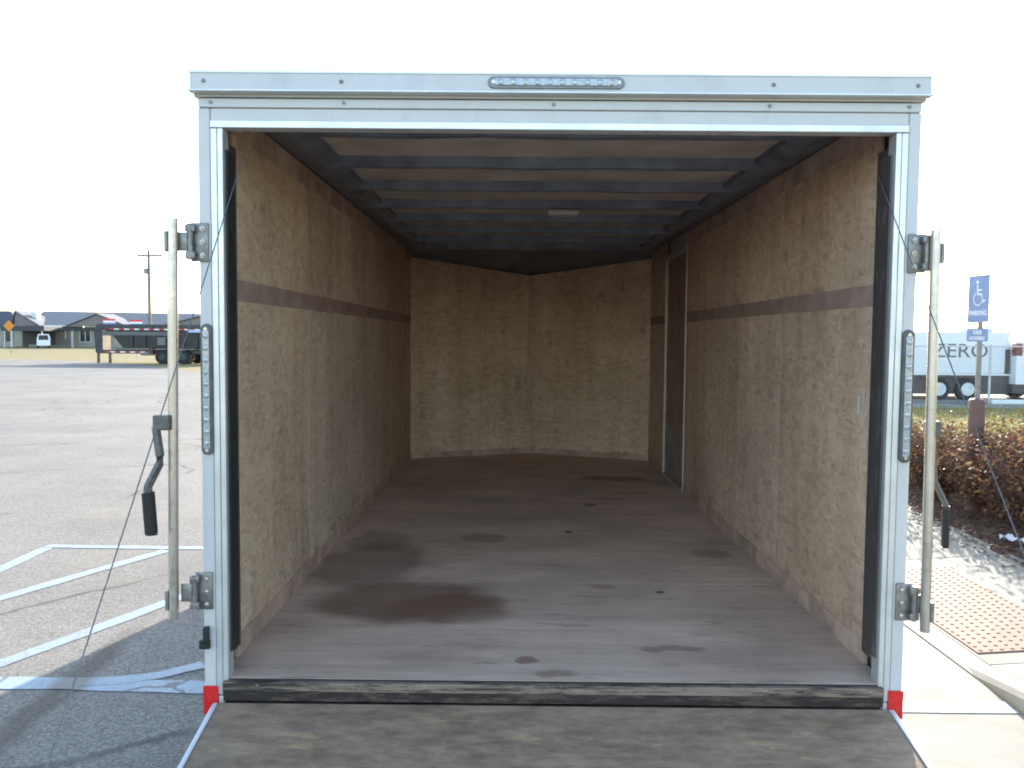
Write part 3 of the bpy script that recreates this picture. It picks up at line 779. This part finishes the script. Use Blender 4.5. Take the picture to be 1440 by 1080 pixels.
def shrub_meshes(seed, rx, ry, h, nl, nt_):
    R = random.Random(seed)
    tw = MB(); tips = []
    for k in range(nt_):
        a = R.uniform(0, 2*math.pi); lean = R.uniform(.05, 1)**.7
        hh = h*R.uniform(.75, 1.05)*(1-.28*lean**2)
        p = Vector((R.uniform(-.08, .08), R.uniform(-.08, .08), 0)); pts = [p.copy()]
        for i in range(1, 6):
            t = i/5
            pts.append(Vector((math.cos(a)*rx*lean*t**.8+R.uniform(-.03, .03), math.sin(a)*ry*lean*t**.8+R.uniform(-.03, .03), hh*(t**1.15))))
        tw.tube(pts, .006, 4, .0015)
        for i in range(2, 6): tips.append(pts[i]); tips.append(pts[i].lerp(pts[i-1], .5))
        for q in range(7):
            s0 = pts[R.randint(1, 4)]; e = s0+Vector((R.uniform(-.22, .22), R.uniform(-.22, .22), R.uniform(.02, .26)))
            tw.tube([s0, s0.lerp(e, .5)+Vector((R.uniform(-.02, .02), R.uniform(-.02, .02), 0)), e], .003, 3, .001)
            tips += [e, s0.lerp(e, .6), s0.lerp(e, .3)]
    lf = MB(); bm = lf.bm
    for k in range(nl):
        c = R.choice(tips)+Vector((R.gauss(0, .045), R.gauss(0, .045), R.gauss(0, .04)))
        if c.z < .03: c.z = .03+R.random()*.05
        L_, w_ = R.uniform(.016, .036), R.uniform(.008, .016)
        d = Vector((R.gauss(0, 1), R.gauss(0, 1), R.gauss(0, .8))).normalized(); n_ = d.orthogonal().normalized()
        n_ = Matrix.Rotation(R.uniform(0, 6.28), 3, d) @ n_
        m_ = n_.cross(d)*.004
        bm.faces.new([bm.verts.new(q) for q in (c-d*L_, c+n_*w_+m_, c+d*L_, c-n_*w_+m_)])
    return tw, lf
protos = []
HL = ['reddish brown bare-looking barberry bush nearest the camera at the sidewalk edge', 'brown barberry bush just left of the sign bollard', 'dark brown bush in front of the sign bollard',
      'russet bush to the right of the sign bollard', 'olive tinged bush behind the sign bollard', 'brown bush at the far end of the hedge by the trailer side',
      'tall russet bush at the right edge behind the white litter', 'back row bush beyond the bollard with yellowish leaves']
spots = [(4.42, 4.25, .92, 0), (4.35, 5.75, .86, 1), (4.52, 4.95, .84, 2), (5.15, 4.75, 1.04, 0), (4.7, 6.75, .80, 3), (4.5, 7.6, .62, 1), (5.35, 3.95, 1.16, 2), (5.5, 6.0, 1.0, 3)]
for i, (cfg) in enumerate([(11, .62, .62, 1.0, 3600, 46, m_leafr), (12, .62, .70, 1.0, 3600, 46, m_leafr), (13, .66, .62, 1.0, 3800, 46, m_leafr), (14, .7, .68, 1.0, 5200, 44, m_leafg)]):
    tw, lf = shrub_meshes(*cfg[:6])
    a = tw.build('stems', m_twig); b = lf.build('leaves', cfg[6], recalc=False); protos.append((a, b))
used = set()
for i, (x, y, h, pi_) in enumerate(spots):
    e = empty('bush', HL[i], 'bush', (x, y, .13), random.uniform(0, 6.28), 'bushes of the hedge beside the sidewalk'); e.scale = (1, 1, h)
    for src in protos[pi_]:
        o = src if pi_ not in used else src.copy()
        if pi_ in used: C.objects.link(o)
        o.parent = e
    used.add(pi_)
# litter under the hedge, fallen leaves
mb = MB(); n = 9
R = random.Random(3); rows = [[mb.bm.verts.new((-.14+.28*i/n, -.05+.10*j/4+.02*math.sin(i), .02+.03*R.random()+.02*math.sin(i*1.7+j))) for i in range(n+1)] for j in range(5)]
for j in range(4):
    for i in range(n): mb.bm.faces.new((rows[j][i], rows[j][i+1], rows[j+1][i+1], rows[j+1][i]))
o = mb.build('paper_litter', simple('crumpled_paper', (.62, .63, .64), .7, 0, .1, 30), None, True)
tag(o, 'crumpled white paper litter lying on the mulch under the hedge', 'litter'); o.location = (4.02, 3.80, .135); o.rotation_euler.z = -.5
mb = MB(); R = random.Random(5)
for k in range(1100):
    x = 3.72+abs(R.gauss(0, .16)) if R.random() < .75 else R.uniform(3.55, 3.75); y = R.uniform(3.2, 9)
    c = Vector((x, y, (wz(x, y) if x < 3.75 else .135)+.006)); a = R.uniform(0, 6.28); L_ = R.uniform(.012, .03)
    d = Vector((math.cos(a), math.sin(a), R.uniform(-.3, .3)))*L_; e = Vector((-math.sin(a), math.cos(a), R.uniform(-.3, .5)))*L_*.5
    mb.bm.faces.new([mb.bm.verts.new(q) for q in (c-d, c+e, c+d, c-e)])
o = mb.build('fallen_leaves', m_leafr, recalc=False); o['kind'] = 'stuff'
tag(o, 'brown fallen leaves scattered along the edge of the planting bed', 'fallen leaves')
# dry grass clumps in the verge past the hedge
mb = MB(); R = random.Random(8)
for k in range(9000):
    x, y = R.uniform(7.5, 15), R.uniform(9.5, 19.2); h = R.uniform(.05, .16); a = R.uniform(0, 6.28); w_ = R.uniform(.006, .014)
    d = Vector((math.cos(a)*w_, math.sin(a)*w_, 0)); t = Vector((x+R.gauss(0, .05), y+R.gauss(0, .05), h))
    mb.bm.faces.new([mb.bm.verts.new(q) for q in (Vector((x, y, 0))-d, Vector((x, y, 0))+d, t)])
o = mb.build('grass_blades', leaf_mat('verge_grass', (.20, .17, .06), (.32, .28, .10), (.30, .30, .10)), recalc=False); o['kind'] = 'stuff'
tag(o, 'yellowing dry grass growing on the verge beyond the hedge', 'grass')

# ================================================================ RIGHT BACKGROUND
m_fence = simple('fence_galvanised', (.50, .49, .47), .5, .3, .15, 8)
FN = empty('chain_link_fence', 'galvanised chain link fence with a pale top rail in front of the parked white trailer', 'fence', (0, 20.8, 0))
mb = MB(); mb.tube([(8, 0, 1.64), (30, 0, 1.66)], .022, 8); mb.build('top_rail', simple('pale_rail', (.66, .60, .56), .5, .1, .1, 8), FN)
for k in range(8):
    x = 8.0+k*2.715; mb = MB(); mb.cyl((x, 0, 0), (x, 0, 1.70), .034, 10); mb.build('post', m_fence, FN, True)
mb = MB()
for k in range(-14, 220):
    for s in (-1, 1):
        xa = 8+k*.10; xb = xa+s*1.55
        if 8 <= min(xa, xb) and max(xa, xb) <= 27: mb.tube([(xa, .01*s, .05), (xb, .01*s, 1.6)], .0016, 3)
mb.build('mesh', m_fence, FN)
mb = MB(); mb.box((13.45, 20.62, .0), (40, 20.76, .13), .02); struct(mb.build('far_kerb', simple('white_kerb', (.74, .73, .70), .7, 0, .1, 3)))

CT = empty('cargo_trailer', 'white over dark brown cargo trailer lettered ZERO behind the fence', 'trailer', (11.2, 22.3, 0))
m_dk = simple('dark_lower_panel', (.085, .07, .06), .5, 0, .25, 2)
mb = MB(); mb.box((0, 0, .80), (3.66, 2.2, 2.07), .03); mb.build('body', painted_metal('trailer_white', (.72, .73, .73), .35, .25), CT)
mb = MB(); mb.box((.02, .012, .17), (3.68, 2.18, .745), .02); mb.build('lower_panel', m_dk, CT)
mb = MB(); mb.box((-.02, -.02, .745), (3.70, 2.22, .80), .008); mb.build('side_rail', simple('pale_side_rail', (.78, .77, .73), .5, 0, .05, 4), CT)
mb = MB(); mb.box((2.95, .7, 2.07), (3.55, 1.5, 2.22), .03); mb.build('roof_vent', simple('vent_grey', (.60, .60, .60), .5), CT)
mb = MB(); mb.box((3.53, -.03, .80), (3.66, .02, 1.55), .01); mb.build('dark_gap_strip', m_dk, CT)  # dark strip stands in for the dark gap between trailer and truck
mb = MB(); text_into(mb, 'ZERO', .60, Matrix.Translation((2.16, -.004, 1.475)) @ Matrix.Rotation(math.pi/2, 4, 'X'), .003, sx=1.12); mb.build('lettering', simple('letter_grey', (.14, .13, .13), .5), CT, recalc=False)
for x in (1.50, 2.36):
    mb = MB(); mb.cyl((x, -.14, .33), (x, .10, .33), .33, 32); mb.bm.transform(Matrix.Identity(4)); wv = mb.build('wheel', m_tyre, CT, True)
    mb = MB(); mb.cyl((x, -.155, .33), (x, -.1405, .33), .20, 24); mb.build('rim', simple('bright_rim', (.62, .64, .66), .4, .3), wv, True)
mb = MB(); mb.box((.95, -.16, .68), (2.90, 0.0, .72), .01); mb.build('fender', m_dk, CT)
mb = MB(); mb.box((.35, -.04, .10), (.75, .01, .52), .02); mb.build('mud_flap', simple('blue_black_flap', (.03, .04, .08), .5), CT)
PK = empty('work_truck', 'white work truck with a pale canopy parked right of the ZERO trailer', 'truck', (14.90, 22.0, 0))
mb = MB()
mb.prism([(0, .50), (.55, .50), (.62, .78), (.85, .92), (1.10, .92), (1.33, .78), (1.40, .50), (2.1, .50), (2.1, 1.46), (0, 1.46)], lambda x, z: (x, 0, z), lambda x, z: (x, 1.8, z)); mb.build('bed', painted_metal('truck_white', (.80, .80, .80), .3, .2), PK)
mb = MB(); mb.prism([(2.1, .50), (5.2, .50), (5.2, 1.0), (4.9, 1.12), (3.9, 1.18), (3.35, 1.80), (2.25, 1.82), (2.1, 1.46)], lambda x, z: (x, .02, z), lambda x, z: (x, 1.78, z)); mb.build('cab', painted_metal('cab_white', (.80, .80, .80), .3, .2), PK)
mb = MB(); mb.box((.06, .05, 1.465), (2.08, 1.75, 1.80), .05); mb.build('canopy', simple('pale_canopy', (.70, .64, .57), .5, 0, .08, 3), PK)
mb = MB(); mb.box((-.03, -.012, 1.36), (.17, .2, 1.72), .02); mb.build('tail_lamp', simple('dark_red_lamp', (.20, .05, .04), .3), PK)
mb = MB(); mb.prism([(2.45, 1.22), (3.55, 1.22), (3.22, 1.72), (2.45, 1.74)], lambda x, z: (x, .012, z), lambda x, z: (x, .0195, z)); mb.build('window', simple('dark_glass', (.02, .025, .03), .08), PK)
mb = MB(); mb.box((-.02, .1, .22), (2.1, 1.7, .50), .02); mb.build('chassis', m_dk, PK)
for x in (1.0, 4.3):
    for yy in (.02, 1.6):
        mb = MB(); mb.cyl((x, yy, .38), (x, yy+.22, .38), .38, 32); wv = mb.build('wheel', m_tyre, PK, True)
        mb = MB(); mb.cyl((x, yy-.008 if yy < 1 else yy+.221, .38), (x, yy-.001 if yy < 1 else yy+.228, .38), .22, 24); mb.build('rim', m_rim, wv, True)

# ================================================================ LEFT BACKGROUND
m_blk = simple('black_trailer_paint', (.016, .016, .018), .4, .1, .3, 3)
m_blk2 = simple('dark_steel_frame', (.045, .045, .05), .45, .3, .3, 4)
GT = empty('dump_trailer', 'black gooseneck dump trailer with red and white reflective tape standing on the far grass', 'trailer', (-25.85, 47.0, 0), rad(-3))
mb = MB(); mb.prism([(0, .60), (.45, .60), (.45, 2.0), (.62, 2.15), (.62, 2.38), (.1, 2.38), (-.1, 2.0)], lambda x, z: (x, .55, z), lambda x, z: (x, 1.45, z)); mb.build('gooseneck_riser', m_blk2, GT)
mb = MB(); mb.box((-2.35, .75, 1.93), (-.02, 1.25, 2.12), .02); mb.box((-2.30, .9, 2.12), (-1.0, 1.1, 2.22), .02); mb.build('gooseneck_beam', m_blk, GT)
mb = MB(); mb.cyl((-2.25, 1.0, 1.45), (-2.25, 1.0, 1.93), .07, 12); mb.build('coupler', m_blk2, GT)
mb = MB(); mb.prism([(1.10, 2.22), (9.4, 2.22), (9.4, .92), (2.0, .92), (1.30, 1.75), (.95, 1.80), (.95, 2.22)], lambda x, z: (x, .05, z), lambda x, z: (x, 2.0, z)); db = mb.build('dump_bed', m_blk, GT)
mb = MB()
for k in range(10): mb.box((1.75+k*.8, -.03, 1.60-.62*min(1, k)), (1.83+k*.8, .049, 1.78), .006)
build_each(mb, 'bed_rib', m_blk2, db)
mb = MB(); mb.box((.75, -.04, 2.02), (9.45, .045, 2.36), .02); mb.build('top_rail', m_blk2, GT)
mb = MB(); mb.box((.75, -.05, 1.68), (5.0, .04, 1.93), .02); mb.build('side_beam', simple('grey_side_beam', (.10, .10, .105), .4, .3), GT)
mb = MB(); mb.box((.46, .02, .60), (9.3, .16, .82), .015); mb.box((.46, 1.9, .60), (9.3, 2.04, .82), .015); build_each(mb, 'frame_rail', m_blk2, GT)
m_tpr = simple('tape_red', (.55, .03, .03), .3); m_tpw = simple('tape_white', (.85, .82, .82), .3)
for nm, mt, q in (('red_tape', m_tpr, 0), ('white_tape', m_tpw, 1)):
    mb = MB()
    for k in range(14):
        x = 1.2+k*.62+q*.31
        mb.box((x, -.052, 2.03), (x+.30, -.0405, 2.10)); 
        if k < 6: mb.box((x-.3, .008, .66), (x, .0195, .73))
    build_each(mb, nm, mt, GT)
for k, x in enumerate((4.55, 5.85, 7.0)):
    if k < 2:
        for yy in (-.25, .12, 1.55, 1.92):
            mb = MB(); mb.cyl((x, yy, .43), (x, yy+.30, .43), .43, 32); wv = mb.build('wheel', m_tyre, GT, True)
            mb = MB(); mb.cyl((x, yy-.012, .43), (x, yy-.001, .43), .21, 20); mb.build('rim', m_blk2, wv, True)
mb = MB(); mb.box((3.9, -.30, .96), (6.6, .04, 1.02), .01); mb.box((3.75, -.28, .62), (4.0, .018, .98), .01); mb.build('fender', m_blk2, GT)
mb = MB(); mb.box((3.2, -.20, .50), (4.0, .015, .68), .02); mb.box((4.2, -.10, 1.1), (4.7, .03, 1.6), .02); mb.build('tool_box', simple('grey_tool_box', (.13, .13, .14), .4, .3), GT)
for x in (.22, .95):
    mb = MB(); mb.box((x, .3, .02), (x+.14, .44, .60), .01); mb.box((x-.06, .24, 0), (x+.2, .5, .02)); mb.build('leg', m_blk2, GT)
mb = MB(); mb.box((7.05, .1, .05), (7.2, .25, .62), .01); mb.build('leg', m_blk2, GT)
mb = MB(); mb.box((6.05, -.065, 1.90), (9.3, -.0525, 2.05), .003); mb.build('tarp_strip', simple('pale_blue_strip', (.40, .50, .72), .5), GT)
# banners on poles beyond it
def banner(x, z0, label):
    e = empty('banner', label, 'banner', (x, 56.0, 0), 0, 'striped banners beyond the dump trailer')
    mb = MB(); mb.cyl((.44, .02, 0), (.44, .02, z0+.42), .025, 8); mb.build('pole', m_fence, e)
    h = .40/3
    for nm, k, c in (('blue_band', 0, (.10, .22, .55)), ('white_band', 1, (.82, .80, .80)), ('red_band', 2, (.70, .05, .05))):
        mb = MB(); n = 8; R = []
        for i in range(n+1):
            q = .012*math.sin(i*.9)
            R.append([mb.bm.verts.new(p) for p in ((.88*i/n, -.012+q, z0+h*k), (.88*i/n, -.012+q, z0+h*(k+1)), (.88*i/n, -.004+q, z0+h*(k+1)), (.88*i/n, -.004+q, z0+h*k))])
        for a, b in zip(R, R[1:]):
            for j in range(4): mb.bm.faces.new((a[j], a[(j+1) % 4], b[(j+1) % 4], b[j]))
        mb.bm.faces.new(R[0]); mb.bm.faces.new(R[-1][::-1]); mb.build(nm, simple(nm+'_cloth', c, .6), e)
banner(-29.55, 2.44, 'red white and blue banner standing nearer the gooseneck end of the dump trailer')
banner(-27.65, 2.38, 'red white and blue banner in line with the utility pole')
# orange warning sign
WS = empty('warning_sign', 'orange diamond warning sign on a thin post at the far grass edge', 'sign', (-43.95, 68.7, 0))
mb = MB(); mb.cyl((0, .03, 0), (0, .03, 2.7), .035, 8); mb.build('post', m_bracket, WS)
mb = MB(); mb.prism([(0, -.50), (.48, 0), (0, .50), (-.48, 0)], lambda x, z: (x-.12, -.02, z+2.38), lambda x, z: (x-.12, -.008, z+2.38)); mb.build('sign_plate', simple('sign_orange', (.62, .22, .02), .5, 0, .08), WS)
# utility pole
UP = empty('utility_pole', 'tall grey utility pole with one crossarm and a small transformer behind the dump trailer', 'pole', (-39.05, 85, 0))
m_pole = simple('weathered_pole', (.20, .175, .16), .85, 0, .2, 4)
mb = MB(); mb.tube([(0, 0, 0), (0, 0, 3), (0, 0, 7), (0, 0, 10.6)], .21, 12, .14); mb.build('pole', m_pole, UP, True)
mb = MB(); mb.box((-1.15, -.20, 9.92), (1.45, -.08, 10.14), .01); mb.build('crossarm', m_pole, UP)
mb = MB()
for x in (-1.05, -.45, .7, 1.35): mb.cyl((x, -.15, 10.10), (x, -.15, 10.27), .05, 10)
build_each(mb, 'insulator', m_fence, UP)
mb = MB(); mb.cyl((-.34, -.1, 8.1), (-.34, -.1, 8.7), .20, 16); mb.build('transformer', simple('transformer_grey', (.30, .31, .32), .4), UP, True)
# long low building
BL = empty('office_building', 'long low tan building with grey shingle roof and gables beyond the lot', 'building', (0, 0, 0))
m_shin = N('grey_shingles', .85); f = m_shin.noise(m_shin.mapn(m_shin.co, (1, 1, 3)), 2.5, 6, .7)
m_shin.color(m_shin.ramp(f, [(.3, (.13, .135, .145)), (.7, (.20, .205, .215))])); m_shin = m_shin.m
m_tan = simple('tan_siding', (.36, .33, .28), .8, 0, .1, 2); m_gab = simple('gable_siding', (.20, .175, .165), .8, 0, .12, 2)
m_glz = simple('window_glass', (.03, .035, .045), .1)
mb = MB(); mb.box((-62, 102, 0), (-24, 113, 2.75)); mb.build('wall', m_tan, BL)
mb = MB()
mb.prism([(100.8, 2.70), (107.5, 4.72), (114.2, 2.70)], lambda y, z: (-63.0, y, z), lambda y, z: (-23.0, y, z-.35)); rf = mb.build('roof', m_shin, BL)
mb = MB(); mb.box((-61.35, 101.6, 2.75), (-60.65, 102.4, 4.35), .01); mb.build('chimney', simple('pale_chimney', (.72, .72, .70), .7), rf)
mb = MB(); mb.box((-63.0, 100.70, 2.58), (-23, 100.795, 2.78), .01); mb.build('fascia', simple('white_fascia', (.70, .70, .68), .6), BL)
for x0, x1, zp in ((-63.0, -59.6, 4.5), (-56.2, -48.6, 4.2), (-44.8, -34.5, 3.98)):
    xm = (x0+x1)/2 if x0 > -60 else x0+.4
    mb = MB(); mb.prism([(x0+.2, 2.72), (x1-.2, 2.72), (xm, zp-.08)], lambda x, z: (x, 100.35, z), lambda x, z: (x, 104.5, z)); gb = mb.build('gable', m_gab, BL)
    mb = MB()
    for a, b in (((x0-.1, 2.66), (xm, zp)), ((x1+.1, 2.66), (xm, zp))):
        mb.prism([a, b, (b[0], b[1]+.10), (a[0], a[1]+.10)], lambda x, z: (x, 100.15, z), lambda x, z: (x, 104.6, z))
    build_each(mb, 'gable_roof', m_shin, gb)
for x in (-55.4, -53.2, -50.8, -48.4, -44, -40, -36):
    mb = MB(); mb.box((x, 101.93, .75), (x+1.3, 101.99, 2.25), .01); wd = mb.build('window', m_glz, BL)
    mb = MB()
    for a, b, c, d in ((x-.08, x, .67, 2.33), (x+1.3, x+1.38, .67, 2.33), (x, x+1.3, 2.25, 2.33), (x, x+1.3, .67, .75), (x+.61, x+.69, .75, 2.25)): mb.box((a, 101.90, c), (b, 101.985, d))
    mb.build('frame', simple('window_white', (.74, .74, .72), .5), wd)
mb = MB()
for x in (-63.6, -56.0, -52.0, -47.2, -42): mb.box((x, 100.9, 0), (x+.22, 101.1, 2.58), .01)
build_each(mb, 'porch_post', simple('porch_white', (.70, .70, .67), .6), BL)
# hip roofed wing at the far left
HB = empty('roadside_house', 'dark hip roofed house at the left end of the long building', 'house', (0, 0, 0))
mb = MB(); mb.box((-84, 104, 0), (-64.0, 112, 2.7)); mb.build('wall', m_tan, HB)
mb = MB(); bm = mb.bm; q = [bm.verts.new(p) for p in ((-85, 103, 2.68), (-63.4, 103, 2.68), (-63.4, 113, 2.68), (-85, 113, 2.68))]; t = [bm.verts.new((-80, 108, 4.7)), bm.verts.new((-68, 108, 4.7))]
for fc in ((q[0], q[1], t[1], t[0]), (q[1], q[2], t[1]), (q[2], q[3], t[0], t[1]), (q[3], q[0], t[0]), (q[3], q[2], q[1], q[0])): bm.faces.new(fc)
mb.build('roof', simple('dark_shingles', (.07, .075, .09), .85, 0, .2, 3), HB)
mb = MB(); mb.box((-66.4, 103.9, .7), (-65.2, 103.98, 2.1)); mb.build('window', m_glz, HB)
# dark carport trailer and white pickup in front of the building
CP = empty('carport', 'dark flat roofed carport standing in front of the tan building', 'carport', (-61.5, 96, 0))
mb = MB(); mb.box((-.3, 0, 2.02), (4.9, 4.5, 2.62), .02); mb.build('roof', simple('dark_fascia', (.05, .05, .06), .6), CP)
mb = MB(); mb.box((.1, 3.9, .35), (3.9, 4.2, 2.0), .01); mb.build('back_wall', simple('dark_wall', (.06, .055, .06), .7), CP)
for x in (0, 4.5):
    mb = MB(); mb.box((x, .1, 0), (x+.15, .25, 2.02), .01); mb.build('post', m_fence, CP)
VN = empty('parked_van', 'small white van parked beside the dark carport', 'van', (-56.7, 94.6, 0), rad(29)); VN.scale = (.8, .8, .85)
mb = MB(); mb.prism([(0, .35), (1.75, .35), (1.75, 1.45), (1.55, 1.95), (.2, 1.95), (0, 1.2)], lambda x, z: (x, 0, z), lambda x, z: (x, 4.4, z)); mb.build('body', painted_metal('van_white', (.82, .82, .82), .3, .1), VN)
mb = MB(); mb.prism([(.22, 1.15), (1.53, 1.15), (1.45, 1.80), (.30, 1.80)], lambda x, z: (x, -.02, z), lambda x, z: (x, -.004, z)); mb.build('rear_window', m_glz, VN)
for x in (.02, 1.5):
    for yy in (.8, 3.5):
        mb = MB(); mb.cyl((x, yy, .33), (x+.22, yy, .33), .33, 20); mb.build('wheel', m_tyre, VN, True)
